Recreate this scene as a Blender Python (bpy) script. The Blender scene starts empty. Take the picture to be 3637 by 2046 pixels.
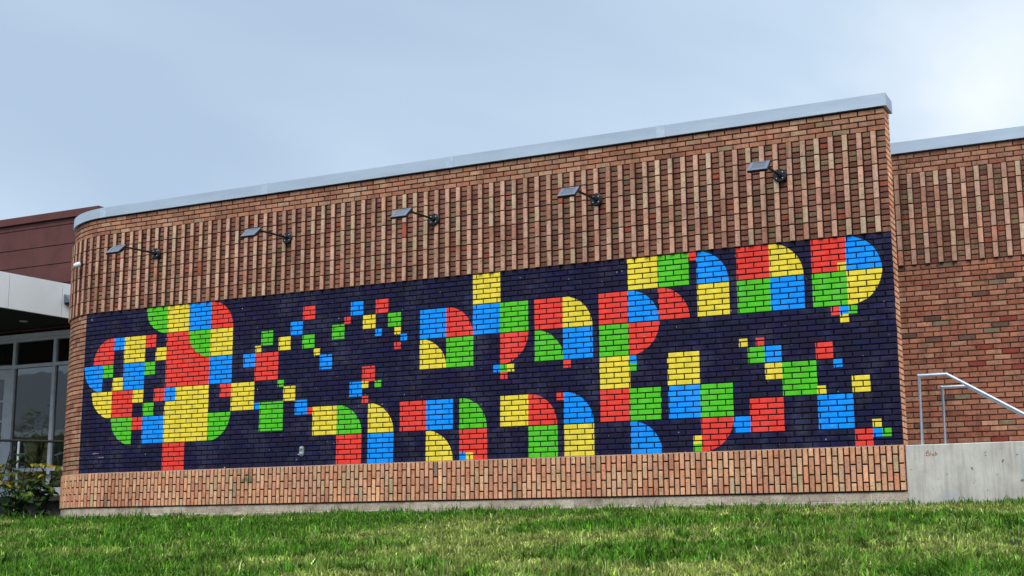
import bpy, bmesh, math, random
import numpy as np
from mathutils import Vector, Matrix

# ------------------------------------------------------------------ camera
scene = bpy.context.scene
COL = scene.collection
RND = random.Random(7)
def make_camera():
    cd = bpy.data.cameras.new("camera"); cam = bpy.data.objects.new("camera", cd)
    COL.objects.link(cam); scene.camera = cam
    cd.sensor_fit = 'HORIZONTAL'; cd.sensor_width = 36.0; cd.lens = 47.556
    cd.clip_start = 0.1; cd.clip_end = 2000
    yaw, pit, rol = -0.460451, 0.1851936, -0.00536
    f = Vector((math.sin(yaw)*math.cos(pit), math.cos(yaw)*math.cos(pit), math.sin(pit)))
    r = Vector((math.cos(yaw), -math.sin(yaw), 0)); u = r.cross(f)
    R = math.cos(rol)*r + math.sin(rol)*u; U = -math.sin(rol)*r + math.cos(rol)*u
    cam.matrix_world = Matrix(((R.x, U.x, -f.x, 2.8217), (R.y, U.y, -f.y, -15.5081),
                               (R.z, U.z, -f.z, -1.0346), (0, 0, 0, 1)))
    return R, U, f
CR, CU, CF = make_camera()
CC = Vector((2.8217, -15.5081, -1.0346))
def px(P):                      # photograph pixel of a point, used only to rank bricks by size
    d = Vector(P) - CC; c = d.dot(CF)
    return 1818.5 + 4804*d.dot(CR)/c, 1023 - 4804*d.dot(CU)/c

# ------------------------------------------------------------------ world, sun, exposure
SUN_DIR = Vector((0.24, -0.56, 0.79)).normalized()
def make_world():
    w = bpy.data.worlds.new("World"); scene.world = w; w.use_nodes = True
    nt = w.node_tree; nt.nodes.clear(); N = nt.nodes.new; L = nt.links.new
    out = N('ShaderNodeOutputWorld'); bg = N('ShaderNodeBackground'); L(bg.outputs[0], out.inputs[0])
    sky = N('ShaderNodeTexSky'); sky.sky_type = 'NISHITA'; sky.sun_disc = False
    sky.sun_elevation = math.asin(SUN_DIR.z); sky.sun_rotation = math.atan2(SUN_DIR.x, SUN_DIR.y)
    sky.air_density = 1.0; sky.dust_density = 2.0
    tc = N('ShaderNodeTexCoord')
    # cloud sheet: direction projected on a plane overhead
    sep = N('ShaderNodeSeparateXYZ'); L(tc.outputs['Generated'], sep.inputs[0])
    zz = N('ShaderNodeMath'); zz.operation = 'ADD'; zz.inputs[1].default_value = 0.22
    ab = N('ShaderNodeMath'); ab.operation = 'ABSOLUTE'; L(sep.outputs[2], ab.inputs[0]); L(ab.outputs[0], zz.inputs[0])
    dx = N('ShaderNodeMath'); dx.operation = 'DIVIDE'; L(sep.outputs[0], dx.inputs[0]); L(zz.outputs[0], dx.inputs[1])
    dy = N('ShaderNodeMath'); dy.operation = 'DIVIDE'; L(sep.outputs[1], dy.inputs[0]); L(zz.outputs[0], dy.inputs[1])
    cb = N('ShaderNodeCombineXYZ'); L(dx.outputs[0], cb.inputs[0]); L(dy.outputs[0], cb.inputs[1])
    n1 = N('ShaderNodeTexNoise'); n1.inputs['Scale'].default_value = 1.05; n1.inputs['Detail'].default_value = 5
    n1.inputs['Roughness'].default_value = 0.48; n1.inputs['Distortion'].default_value = 0.35
    mp = N('ShaderNodeMapping'); mp.inputs['Location'].default_value = (9.4, 5.5, 0)
    mp.inputs['Scale'].default_value = (1.0, 0.62, 1)
    L(cb.outputs[0], mp.inputs[0]); L(mp.outputs[0], n1.inputs[0])
    cr = N('ShaderNodeValToRGB'); e = cr.color_ramp.elements
    e[0].position = 0.30; e[0].color = (0.40, 0.515, 0.665, 1)
    e[1].position = 0.72; e[1].color = (0.88, 0.93, 0.98, 1)
    m = cr.color_ramp.elements.new(0.5); m.color = (0.515, 0.64, 0.78, 1)
    L(n1.outputs[0], cr.inputs[0])
    sc = N('ShaderNodeVectorMath'); sc.operation = 'SCALE'; sc.inputs['Scale'].default_value = 1.0
    L(cr.outputs[0], sc.inputs[0])
    # overcast sky: brighter towards the zenith, everywhere alike
    zr = N('ShaderNodeMapRange'); zr.inputs['From Min'].default_value = 0.40; zr.inputs['From Max'].default_value = 1.0
    zr.inputs['To Min'].default_value = 1.0; zr.inputs['To Max'].default_value = 3.1
    L(sep.outputs[2], zr.inputs['Value']); L(zr.outputs[0], sc.inputs['Scale'])
    nsc = N('ShaderNodeVectorMath'); nsc.operation = 'SCALE'; nsc.inputs['Scale'].default_value = 0.10
    L(sky.outputs[0], nsc.inputs[0])
    mix = N('ShaderNodeMix'); mix.data_type = 'RGBA'; mix.inputs[0].default_value = 0.88
    L(nsc.outputs[0], mix.inputs[6]); L(sc.outputs[0], mix.inputs[7])
    L(mix.outputs[2], bg.inputs[0]); bg.inputs[1].default_value = 0.745
make_world()
def make_sun():
    ld = bpy.data.lights.new("sun", 'SUN'); o = bpy.data.objects.new("sun", ld); COL.objects.link(o)
    ld.energy = 1.5; ld.angle = math.radians(24); ld.color = (1.0, 0.94, 0.86)
    o.rotation_euler = SUN_DIR.to_track_quat('Z', 'Y').to_euler(); o.location = (10, -20, 30)
make_sun()
scene.render.engine = 'CYCLES'
scene.view_settings.view_transform = 'Standard'; scene.view_settings.look = 'None'
scene.view_settings.gamma = 1.0; scene.view_settings.use_curve_mapping = False
scene.view_settings.exposure = 0.72

# ------------------------------------------------------------------ helpers
def s2l(*c):
    return tuple((v/255/12.92 if v/255 <= .04045 else ((v/255+.055)/1.055)**2.4) for v in c)
class MB:
    """collects faces, builds ONE mesh object"""
    def __init__(s): s.v = []; s.f = []; s.c = []; s.m = []; s.sm = False
    def face(s, pts, col=(1, 1, 1), mat=0):
        n = len(s.v); s.v += [tuple(p) for p in pts]; s.f.append(tuple(range(n, n+len(pts))))
        s.c.append(col); s.m.append(mat)
    def box(s, x0, x1, y0, y1, z0, z1, col=(1, 1, 1), mat=0, M=None):
        P = [Vector((x, y, z)) for z in (z0, z1) for y in (y0, y1) for x in (x0, x1)]
        if M is not None: P = [M @ q for q in P]
        for q in ((0, 2, 3, 1), (4, 5, 7, 6), (0, 1, 5, 4), (2, 6, 7, 3), (0, 4, 6, 2), (1, 3, 7, 5)):
            s.face([P[i] for i in q], col, mat)
    def cbox(s, x0, x1, y0, y1, z0, z1, b, col=(1, 1, 1), mat=0, M=None):
        """box with all edges chamfered by b"""
        bm = bmesh.new(); bmesh.ops.create_cube(bm, size=1)
        for v in bm.verts:
            v.co = Vector(((x0+x1)/2+v.co.x*(x1-x0), (y0+y1)/2+v.co.y*(y1-y0), (z0+z1)/2+v.co.z*(z1-z0)))
        bmesh.ops.bevel(bm, geom=bm.edges[:], offset=b, segments=1, affect='EDGES')
        for f in bm.faces:
            P = [v.co.copy() for v in f.verts]
            if M is not None: P = [M @ q for q in P]
            s.face(P, col, mat)
        bm.free()
    def tube(s, pts, r, n=12, col=(1, 1, 1), mat=0, cap=True):
        pts = [Vector(p) for p in pts]; rs = r if isinstance(r, (list, tuple)) else [r]*len(pts)
        rings = []
        for i, p in enumerate(pts):
            a = pts[max(i-1, 0)]; b = pts[min(i+1, len(pts)-1)]
            d = (b-a).normalized()
            if 0 < i < len(pts)-1:
                d1 = (p-pts[i-1]).normalized(); d2 = (pts[i+1]-p).normalized(); d = (d1+d2).normalized()
                k = 1/max(d.dot(d1), .5)
            else: k = 1
            up = Vector((0, 0, 1)) if abs(d.z) < .9 else Vector((0, 1, 0))
            e1 = d.cross(up).normalized(); e2 = d.cross(e1)
            if 0 < i < len(pts)-1 and k > 1.001:
                bend = (d2-d1).normalized()
                ring = []
                for j in range(n):
                    t = 2*math.pi*j/n; o = e1*math.cos(t)+e2*math.sin(t)
                    o = o + bend*(o.dot(bend))*(k-1); ring.append(p+o*rs[i])
            else:
                ring = [p+(e1*math.cos(2*math.pi*j/n)+e2*math.sin(2*math.pi*j/n))*rs[i] for j in range(n)]
            rings.append(ring)
        for a, b in zip(rings, rings[1:]):
            for j in range(n): s.face((a[j], b[j], b[(j+1) % n], a[(j+1) % n]), col, mat)
        if cap: s.face(rings[0], col, mat); s.face(rings[-1][::-1], col, mat)
    def build(s, name, mats, parent=None, smooth=False, weld=False):
        me = bpy.data.meshes.new(name); me.from_pydata(s.v, [], s.f)
        if not isinstance(mats, (list, tuple)): mats = [mats]
        for m in mats: me.materials.append(m)
        if any(s.m): me.polygons.foreach_set('material_index', s.m)
        at = me.color_attributes.new('col', 'FLOAT_COLOR', 'CORNER')
        cc = np.ones((sum(len(f) for f in s.f), 4), np.float32); i = 0
        cols = np.repeat(np.array(s.c, np.float32), [len(f) for f in s.f], axis=0); cc[:, :3] = cols
        at.data.foreach_set('color', cc.ravel())
        if weld or smooth:
            bm = bmesh.new(); bm.from_mesh(me); bmesh.ops.remove_doubles(bm, verts=bm.verts, dist=1e-5)
            bmesh.ops.recalc_face_normals(bm, faces=bm.faces); bm.to_mesh(me); bm.free()
        if smooth:
            me.polygons.foreach_set('use_smooth', [True]*len(me.polygons))
            try: me.set_sharp_from_angle(angle=math.radians(38))
            except Exception: pass
        me.update()
        o = bpy.data.objects.new(name, me); COL.objects.link(o)
        if parent is not None: o.parent = parent
        return o
def empty(name, loc=(0, 0, 0), rz=0):
    o = bpy.data.objects.new(name, None); COL.objects.link(o); o.location = loc; o.rotation_euler = (0, 0, rz)
    o.empty_display_size = .2; return o
def tag(o, label=None, cat=None, group=None, kind=None):
    if label: o['label'] = label
    if cat: o['category'] = cat
    if group: o['group'] = group
    if kind: o['kind'] = kind
    return o
def place(o, parent, loc=(0, 0, 0)):
    o.parent = parent; o.location = loc; return o
def copy_tree(o, parent=None):
    c = o.copy(); COL.objects.link(c); c.parent = parent
    for ch in list(o.children): copy_tree(ch, c)
    return c

# ------------------------------------------------------------------ materials
def mat(name, build, rough=.8, spec=.3, metal=0.0):
    m = bpy.data.materials.new(name); m.use_nodes = True; nt = m.node_tree
    b = nt.nodes['Principled BSDF']; b.inputs['Roughness'].default_value = rough
    b.inputs['Specular IOR Level'].default_value = spec; b.inputs['Metallic'].default_value = metal
    if build: build(nt, b, nt.nodes.new, nt.links.new)
    return m
def pos(nt, N, L):
    return N('ShaderNodeNewGeometry').outputs['Position']
def noise(N, L, src, scale, detail=4, rough=.55, mapscale=None, loc=None, dist=0):
    if mapscale or loc:
        mp = N('ShaderNodeMapping')
        if mapscale: mp.inputs['Scale'].default_value = mapscale
        if loc: mp.inputs['Location'].default_value = loc
        L(src, mp.inputs[0]); src = mp.outputs[0]
    n = N('ShaderNodeTexNoise'); n.inputs['Scale'].default_value = scale; n.inputs['Detail'].default_value = detail
    n.inputs['Roughness'].default_value = rough; n.inputs['Distortion'].default_value = dist
    L(src, n.inputs[0]); return n.outputs[0]
def ramp(N, L, src, stops):
    r = N('ShaderNodeValToRGB'); e = r.color_ramp.elements
    e[0].position, e[0].color = stops[0][0], (*stops[0][1], 1)
    e[1].position, e[1].color = stops[-1][0], (*stops[-1][1], 1)
    for p, c in stops[1:-1]:
        q = e.new(p); q.color = (*c, 1)
    L(src, r.inputs[0]); return r.outputs[0]
def mul(N, L, a, b, fac=1.0, mode='MULTIPLY'):
    m = N('ShaderNodeMix'); m.data_type = 'RGBA'; m.blend_type = mode
    if isinstance(fac, (int, float)): m.inputs[0].default_value = fac
    else: L(fac, m.inputs[0])
    for s, i in ((a, 6), (b, 7)):
        if isinstance(s, tuple): m.inputs[i].default_value = (*s, 1)
        else: L(s, m.inputs[i])
    return m.outputs[2]
def bump(N, L, b, h, strength=.3, dist=.004):
    n = N('ShaderNodeBump'); n.inputs['Strength'].default_value = strength; n.inputs['Distance'].default_value = dist
    L(h, n.inputs['Height']); L(n.outputs[0], b.inputs['Normal'])
def attr(N, name='col'):
    a = N('ShaderNodeAttribute'); a.attribute_name = name; return a.outputs['Color']
def g3(v): return (v, v, v)

def _brick(nt, b, N, L):
    P = pos(nt, N, L); c = attr(N)
    c = mul(N, L, c, ramp(N, L, noise(N, L, P, 14, 5, .65), [(.25, g3(.70)), (.5, g3(1.0)), (.8, g3(1.22))]))
    c = mul(N, L, c, ramp(N, L, noise(N, L, P, 46, 3, .6), [(.30, (.38, .26, .22)), (.40, g3(.96)), (.7, g3(1.08))]), .85)
    c = mul(N, L, c, ramp(N, L, noise(N, L, P, 21, 2, .5, loc=(5, 2, 9)), [(.64, g3(1)), (.76, (1.10, .74, .62))]), .7)
    big = ramp(N, L, noise(N, L, P, 1.1, 4, .6), [(.3, g3(.82)), (.7, g3(1.12))])
    c = mul(N, L, c, ramp(N, L, noise(N, L, P, 2.2, 4, .65, mapscale=(3, 3, .3)), [(.30, (.60, .58, .56)), (.50, g3(1)), (.75, g3(1.08))]), .85)
    c = mul(N, L, c, big)
    # splash of thin green paint on the plinth course
    d = N('ShaderNodeVectorMath'); d.operation = 'SUBTRACT'; L(P, d.inputs[0]); d.inputs[1].default_value = (-9.03, -.02, -.17)
    s = N('ShaderNodeVectorMath'); s.operation = 'MULTIPLY'; L(d.outputs[0], s.inputs[0]); s.inputs[1].default_value = (5.2, 5, 9.5)
    ln = N('ShaderNodeVectorMath'); ln.operation = 'LENGTH'; L(s.outputs[0], ln.inputs[0])
    n = noise(N, L, P, 17, 3, .6, mapscale=(1, 1, .6))
    ad = N('ShaderNodeMath'); ad.operation = 'MULTIPLY_ADD'; L(n, ad.inputs[0]); ad.inputs[1].default_value = 2.6; L(ln.outputs['Value'], ad.inputs[2])
    f = N('ShaderNodeMapRange'); L(ad.outputs[0], f.inputs[0]); f.inputs[1].default_value = 1.85; f.inputs[2].default_value = 1.45
    f.inputs[3].default_value = 0; f.inputs[4].default_value = .8
    c = mul(N, L, c, (.05, .13, .045), f.outputs[0], 'MIX')
    L(c, b.inputs['Base Color'])
    bump(N, L, b, noise(N, L, P, 90, 4, .7), .5, .004)
M_BRICK = mat('brick_clay', _brick, .88, .25)
def _paint(nt, b, N, L):
    P = pos(nt, N, L); c = attr(N)
    c = mul(N, L, c, ramp(N, L, noise(N, L, P, 9, 5, .65), [(.28, g3(.78)), (.7, g3(1.12))]))
    c = mul(N, L, c, ramp(N, L, noise(N, L, P, 1.6, 5, .7, mapscale=(2.4, 2.4, .5)), [(.3, g3(.88)), (.55, g3(1)), (.75, g3(1.07))]))
    chalk = ramp(N, L, noise(N, L, P, 2.3, 6, .7), [(.50, g3(0)), (.78, g3(.10))])
    c = mul(N, L, c, (.40, .42, .52), chalk, 'MIX')
    # tiny chips
    chip = ramp(N, L, noise(N, L, P, 26, 1, .3, loc=(2, 7, 1)), [(.765, g3(0)), (.785, g3(.7))])
    c = mul(N, L, c, (.45, .40, .36), chip, 'MIX')
    L(c, b.inputs['Base Color']); bump(N, L, b, noise(N, L, P, 70, 4, .7), .45, .004)
M_PAINT = mat('mural_paint', _paint, .68, .16)
def _mortar(nt, b, N, L):
    P = pos(nt, N, L); c = attr(N)
    L(mul(N, L, c, ramp(N, L, noise(N, L, P, 30, 4, .6), [(.3, g3(.65)), (.75, g3(1.35))])), b.inputs['Base Color'])
    bump(N, L, b, noise(N, L, P, 120, 3, .7), .6, .004)
M_MORTAR = mat('mortar', _mortar, .95, .15)
def _block(nt, b, N, L):
    P = pos(nt, N, L); c = attr(N)
    c = mul(N, L, c, ramp(N, L, noise(N, L, P, 5, 6, .7), [(.30, (.50, .45, .40)), (.52, g3(1)), (.75, g3(1.25))]))
    c = mul(N, L, c, ramp(N, L, noise(N, L, P, 55, 3, .6), [(.32, g3(.5)), (.45, g3(1)), (.75, g3(1.2))]), .8)
    L(c, b.inputs['Base Color']); bump(N, L, b, noise(N, L, P, 60, 4, .7), .6, .008)
M_BLOCK = mat('concrete_block', _block, .95, .15)
def _conc(nt, b, N, L):
    P = pos(nt, N, L)
    c = ramp(N, L, noise(N, L, P, 2.2, 6, .6), [(.3, s2l(164, 160, 151)), (.55, s2l(190, 186, 176)), (.75, s2l(206, 202, 192))])
    st = ramp(N, L, noise(N, L, P, 3.0, 4, .7, mapscale=(7, 7, .45)), [(.34, g3(.74)), (.52, g3(1)), (.75, g3(1.06))])
    c = mul(N, L, c, st, .95)
    spot = ramp(N, L, noise(N, L, P, 16, 2, .5, loc=(3, 1, 7)), [(.29, (.36, .36, .38)), (.32, g3(1))])
    c = mul(N, L, c, spot)
    blu = ramp(N, L, noise(N, L, P, 1.7, 3, .6, loc=(11, 4, 3)), [(.56, g3(0)), (.70, g3(.55))])
    c = mul(N, L, c, s2l(160, 168, 188), blu, 'MIX')
    L(c, b.inputs['Base Color']); bump(N, L, b, noise(N, L, P, 40, 5, .7), .35, .005)
M_CONC = mat('cast_concrete', _conc, .9, .2)
def _alu(nt, b, N, L):
    P = pos(nt, N, L)
    c = ramp(N, L, noise(N, L, P, .8, 4, .6, mapscale=(1, 1, 5)), [(.3, s2l(158, 171, 186)), (.7, s2l(176, 189, 203))])
    L(c, b.inputs['Base Color'])
    r = ramp(N, L, noise(N, L, P, 4, 4, .6, mapscale=(1, 1, 6)), [(.3, g3(.34)), (.7, g3(.50))]); L(r, b.inputs['Roughness'])
M_ALU = mat('anodised_aluminium', _alu, .4, .5, .35)
def plain(name, col, rough=.5, spec=.4, metal=0, var=.12, scale=12):
    def f(nt, b, N, L):
        P = pos(nt, N, L)
        L(mul(N, L, tuple(col), ramp(N, L, noise(N, L, P, scale, 4, .6), [(.3, g3(1-var)), (.7, g3(1+var))])), b.inputs['Base Color'])
    return mat(name, f, rough, spec, metal)
M_ALU2 = plain('coping_joint_metal', s2l(174, 187, 201), .4, .5, .3)
M_BLACK = plain('black_powder_coat', (.006, .006, .007), .45, .4)
M_SILVER = plain('silver_plastic', s2l(88, 98, 112), .5, .3, .0)
M_GALV = plain('painted_steel_tube', s2l(168, 180, 194), .38, .5, .45)
M_PVCELL = plain('solar_cell', (.012, .014, .022), .18, .6)
M_BOLT = plain('zinc_bolt', (.75, .78, .82), .3, .5, .6)
M_WHITE = plain('white_plastic', (.62, .63, .64), .35, .5)
M_LENS = plain('lens_glass', (.003, .003, .004), .08, .7)
M_WFRAME = plain('pale_grey_frame', s2l(178, 182, 190), .5, .4)
M_FASCIA = plain('white_metal_fascia', s2l(226, 228, 228), .33, .5, .1, .04, 2)
M_SOFFIT = plain('dark_soffit', (.030, .030, .028), .8, .2)
M_DARK = plain('dark_room', (.012, .012, .012), .9, .1)
M_DRAIL = plain('dark_rail', (.022, .022, .024), .6, .25)
M_CURT = plain('pale_curtain', (.55, .60, .56), .9, .1, 0, .3, 6)
M_GREYBOX = plain('cast_grey_metal', s2l(150, 162, 164), .45, .5, .4, .2, 60)
M_BARK = plain('shrub_bark', (.028, .020, .014), .9, .1, 0, .3, 30)
M_MULCH = plain('dark_mulch', (.016, .012, .009), .95, .1, 0, .5, 22)
M_STONE = plain('dark_foundation', (.055, .050, .048), .95, .1, 0, .4, 4)
M_PAVE = plain('grey_pavement', (.28, .27, .25), .95, .1, 0, .2, 3)
M_LIGHT = plain('pale_downlight', (.62, .62, .56), .5, .3)
M_RED = plain('red_marker', s2l(150, 62, 58), .8, .2)
M_SIGN = plain('white_marker', (.26, .26, .32), .7, .2, 0, .3, 80)
def _brown(nt, b, N, L):
    P = pos(nt, N, L)
    c = ramp(N, L, noise(N, L, P, 1.6, 5, .65), [(.3, s2l(80, 51, 49)), (.7, s2l(100, 63, 60))])
    c = mul(N, L, c, ramp(N, L, noise(N, L, P, 60, 3, .6), [(.3, g3(.9)), (.7, g3(1.1))]))
    L(c, b.inputs['Base Color']); bump(N, L, b, noise(N, L, P, 150, 2, .6), .3, .003)
M_BROWN = mat('brown_render', _brown, .9, .2)
def _glass(nt, b, N, L):
    b.inputs['Base Color'].default_value = (.02, .025, .024, 1)
    g = N('ShaderNodeBsdfGlossy'); g.inputs['Roughness'].default_value = .015; g.inputs['Color'].default_value = (.9, .95, .93, 1)
    t = N('ShaderNodeBsdfTransparent'); t.inputs['Color'].default_value = (.42, .47, .45, 1)
    fr = N('ShaderNodeFresnel'); fr.inputs['IOR'].default_value = 2.35
    mx = N('ShaderNodeMixShader'); L(fr.outputs[0], mx.inputs[0]); L(t.outputs[0], mx.inputs[1]); L(g.outputs[0], mx.inputs[2])
    P = pos(nt, N, L); bp = N('ShaderNodeBump'); bp.inputs['Strength'].default_value = .12; bp.inputs['Distance'].default_value = .01
    L(noise(N, L, P, 1.6, 2, .5), bp.inputs['Height']); L(bp.outputs[0], g.inputs['Normal'])
    o = [n for n in nt.nodes if n.type == 'OUTPUT_MATERIAL'][0]; L(mx.outputs[0], o.inputs[0])
M_GLASS = mat('window_glass', _glass)
def leafmat(name, trans=.35, rough=.5, spec=.35):
    def f(nt, b, N, L):
        P = pos(nt, N, L); c = attr(N)
        c = mul(N, L, c, ramp(N, L, noise(N, L, P, 18, 3, .6), [(.3, g3(.8)), (.7, g3(1.2))]))
        L(c, b.inputs['Base Color'])
        t = N('ShaderNodeBsdfTranslucent'); L(c, t.inputs[0]); mx = N('ShaderNodeMixShader'); mx.inputs[0].default_value = trans
        L(b.outputs[0], mx.inputs[1]); L(t.outputs[0], mx.inputs[2])
        o = [n for n in nt.nodes if n.type == 'OUTPUT_MATERIAL'][0]; L(mx.outputs[0], o.inputs[0])
    return mat(name, f, rough, spec)
M_GRASS = leafmat('grass_blade', .20, .75, .06); M_LEAF = leafmat('leaf', .35, .5)
def _turf(nt, b, N, L):
    P = pos(nt, N, L)
    c = ramp(N, L, noise(N, L, P, 3, 5, .6), [(.3, (.013, .019, .006)), (.55, (.024, .034, .009)), (.75, (.045, .046, .016))])
    L(c, b.inputs['Base Color'])
M_TURF = mat('turf_soil', _turf, .95, .1)

# ------------------------------------------------------------------ lawn and ground
BANK = [(-30, -2.62), (-13.6, -2.62), (-12.6, -2.2), (-11.4, -1.46), (-10.4, -1.31), (0.0, -.665), (3.0, -.60)]
def lawn_z(x, y):
    ys = [p[0] for p in BANK]; zs = [p[1] for p in BANK]
    return np.interp(y, ys, zs) + .018*np.sin(x*.9+y*.5)*np.sin(y*.7+1) * np.clip(-y/3, 0, 1)
def build_lawn():
    xs = np.arange(-34, 14.01, .5); ys = np.concatenate([np.arange(-13.6, 0, .4), [0.0, .9]])
    X, Y = np.meshgrid(xs, ys); Z = lawn_z(X, Y)
    v = np.stack([X, Y, Z], -1).reshape(-1, 3); nx = len(xs)
    f = [(j*nx+i, j*nx+i+1, (j+1)*nx+i+1, (j+1)*nx+i) for j in range(len(ys)-1) for i in range(nx-1)]
    me = bpy.data.meshes.new('lawn'); me.from_pydata(v.tolist(), [], f); me.materials.append(M_TURF)
    o = bpy.data.objects.new('lawn', me); COL.objects.link(o); tag(o, kind='structure')
    b = MB(); b.box(-300, 300, -13.55, -300, -2.9, -2.64); tag(b.build('ground', M_PAVE), kind='structure')
    b = MB(); b.box(-300, 300, .9, 300, -2.9, -.72); tag(b.build('ground', M_MULCH), kind='structure')
build_lawn()
def vnoise(x, y, s, seed):
    r = np.random.RandomState(seed); g = r.rand(64, 64)
    x = x*s+100; y = y*s+100; i = np.floor(x).astype(int); j = np.floor(y).astype(int); a = x-i; c = y-j
    a = a*a*(3-2*a); c = c*c*(3-2*c)
    q = lambda u, w: g[u % 64, w % 64]
    return (q(i, j)*(1-a)+q(i+1, j)*a)*(1-c)+(q(i, j+1)*(1-a)+q(i+1, j+1)*a)*c
def build_grass(n=570000):
    r = np.random.RandomState(11)
    # points spread over the lawn the camera side looks on, denser where it is near
    m = int(n*1.9); dep = 4.2*(23/4.2)**r.rand(m); lat = (r.rand(m)-.5)*1.25*dep
    fx, fy = CF.x, CF.y; h = math.hypot(fx, fy); fx /= h; fy /= h
    x = CC.x+fx*dep+fy*lat; y = CC.y+fy*dep-fx*lat
    keep = (y < -.03) & (y > -11.2) & (x > -24) & (x < 12)
    k2 = (y >= -.03) & (y < .75) & (x < -13.6)
    keep = keep | k2
    x, y = x[keep][:n], y[keep][:n]; n = len(x)
    gap = .5*vnoise(x, y, 6.5, 21)+.5*vnoise(x, y, 15, 22)
    sel = r.rand(n) < np.clip((gap-.33)*6, .07, 1)      # thin spots where the soil shows dark
    x, y, dk = x[sel], y[sel], dep[keep][:n][sel]; n = len(x)
    z = lawn_z(x, y)
    pn = .55*vnoise(x, y, .55, 1)+.30*vnoise(x, y, 1.6, 2)+.15*vnoise(x, y, 4.5, 3)      # dry patches
    tn = .25*vnoise(x, y, 2.6, 4)+.40*vnoise(x, y, 8, 5)+.35*vnoise(x, y, 17, 6)                                   # tuft height
    dry = np.clip((pn-.50)*5.2 + .30*np.clip(1-abs(y+4.0)/4.2, 0, 1) - .10*np.clip((-6.2-y)/1.5, 0, 1) - .25*np.clip((y+1)/1, 0, 1)+r.normal(0, .18, n), 0, 1)
    near = np.clip((.55+y)/.5, 0, 1)
    hgt = (.012+.17*np.clip(tn-.22, 0, 1)**1.3)*(1-.35*dry)*(1+.45*near)*np.exp(r.normal(0, .22, n))
    wid = (.0030+.0024*r.rand(n))*(1+.35*(dk-4)/14)
    az = r.rand(n)*2*np.pi; lean = np.abs(r.normal(.28, .30, n)); face = r.rand(n)*2*np.pi
    dx, dy = np.cos(az), np.sin(az); wx, wy = np.cos(face)*wid, np.sin(face)*wid
    V = np.zeros((n, 5, 3), np.float32)
    mx, my, mz = x+dx*hgt*.28*lean, y+dy*hgt*.28*lean, z+hgt*.58*np.cos(lean*.5)
    tx, ty, tz = x+dx*hgt*1.0*np.sin(np.clip(lean*1.5, 0, 1.5)), y+dy*hgt*np.sin(np.clip(lean*1.5, 0, 1.5)), z+hgt*(.62+.38*np.cos(np.clip(lean*2, 0, 2)))
    for i, (a, b_, c, k) in enumerate(((x, y, z-.004, -1), (x, y, z-.004, 1), (mx, my, mz, .85), (mx, my, mz, -.85), (tx, ty, tz, 0))):
        V[:, i, 0] = a+wx*k; V[:, i, 1] = b_+wy*k; V[:, i, 2] = c
    base = np.arange(n)*5
    loops = np.stack([base, base+1, base+2, base+3, base+3, base+2, base+4], 1).ravel().astype(np.int32)
    starts = np.stack([np.arange(n)*7, np.arange(n)*7+4], 1).ravel().astype(np.int32)
    me = bpy.data.meshes.new('grass'); me.vertices.add(n*5); me.vertices.foreach_set('co', V.ravel())
    me.loops.add(n*7); me.loops.foreach_set('vertex_index', loops)
    me.polygons.add(n*2); me.polygons.foreach_set('loop_start', starts)
    me.update(calc_edges=True)
    lush = np.array([.092, .235, .016]); yel = np.array([.235, .290, .060]); straw = np.array([.380, .330, .170]); deep = np.array([.022, .085, .009])
    t = r.rand(n)[:, None]; c = lush*(1-t)+deep*t
    c = c*(1-dry[:, None])+dry[:, None]*yel
    st = (r.rand(n) < .05+.22*dry)[:, None]; c = np.where(st, .5*c+.5*straw, c)
    c *= np.exp(r.normal(0, .42, n))[:, None]
    c *= (.45+1.1*vnoise(x, y, 9, 31)*(.5+vnoise(x, y, 22, 32)))[:, None]        # tuft by tuft
    cc = np.ones((n, 5, 4), np.float32); cc[:, :, :3] = c[:, None, :]
    cc[:, 4, :3] = cc[:, 4, :3]*.75+.25*yel[None, :]            # cut, paler tips
    at = me.color_attributes.new('col', 'FLOAT_COLOR', 'POINT'); at.data.foreach_set('color', cc.ravel())
    me.materials.append(M_GRASS)
    o = bpy.data.objects.new('grass', me); COL.objects.link(o)
    tag(o, 'short mown lawn grass with yellowed patches below the painted wall', 'grass', kind='stuff')
build_grass()

# ------------------------------------------------------------------ brick walls
C = .2032/3; JT = .0130; G = .1016
S0, RAD = 11.86, 1.56; ARC = RAD*math.pi/2; SEND = S0+ARC+.6
ZT = 36*C                      # top of the mural
ZR = ZT+18*C; ZTOP = ZR+4*C    # top of the ribs, top of the brickwork
def WM(s, off, z):             # main wall: s metres from its free end, off metres out of its face
    if s <= S0: return (-s, -off, z)
    if s <= S0+ARC:
        t = (s-S0)/RAD; return (-(S0+(RAD+off)*math.sin(t)), RAD-(RAD+off)*math.cos(t), z)
    return (-(S0+RAD+off), RAD+(s-S0-ARC), z)
Y2 = 2.12
def WS(s, off, z): return (9.4-s, Y2-off, z)       # rear wall
def WE(s, off, z): return (-.012+off, .305-s, z)   # end face of the main wall (s from its back edge)

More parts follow.
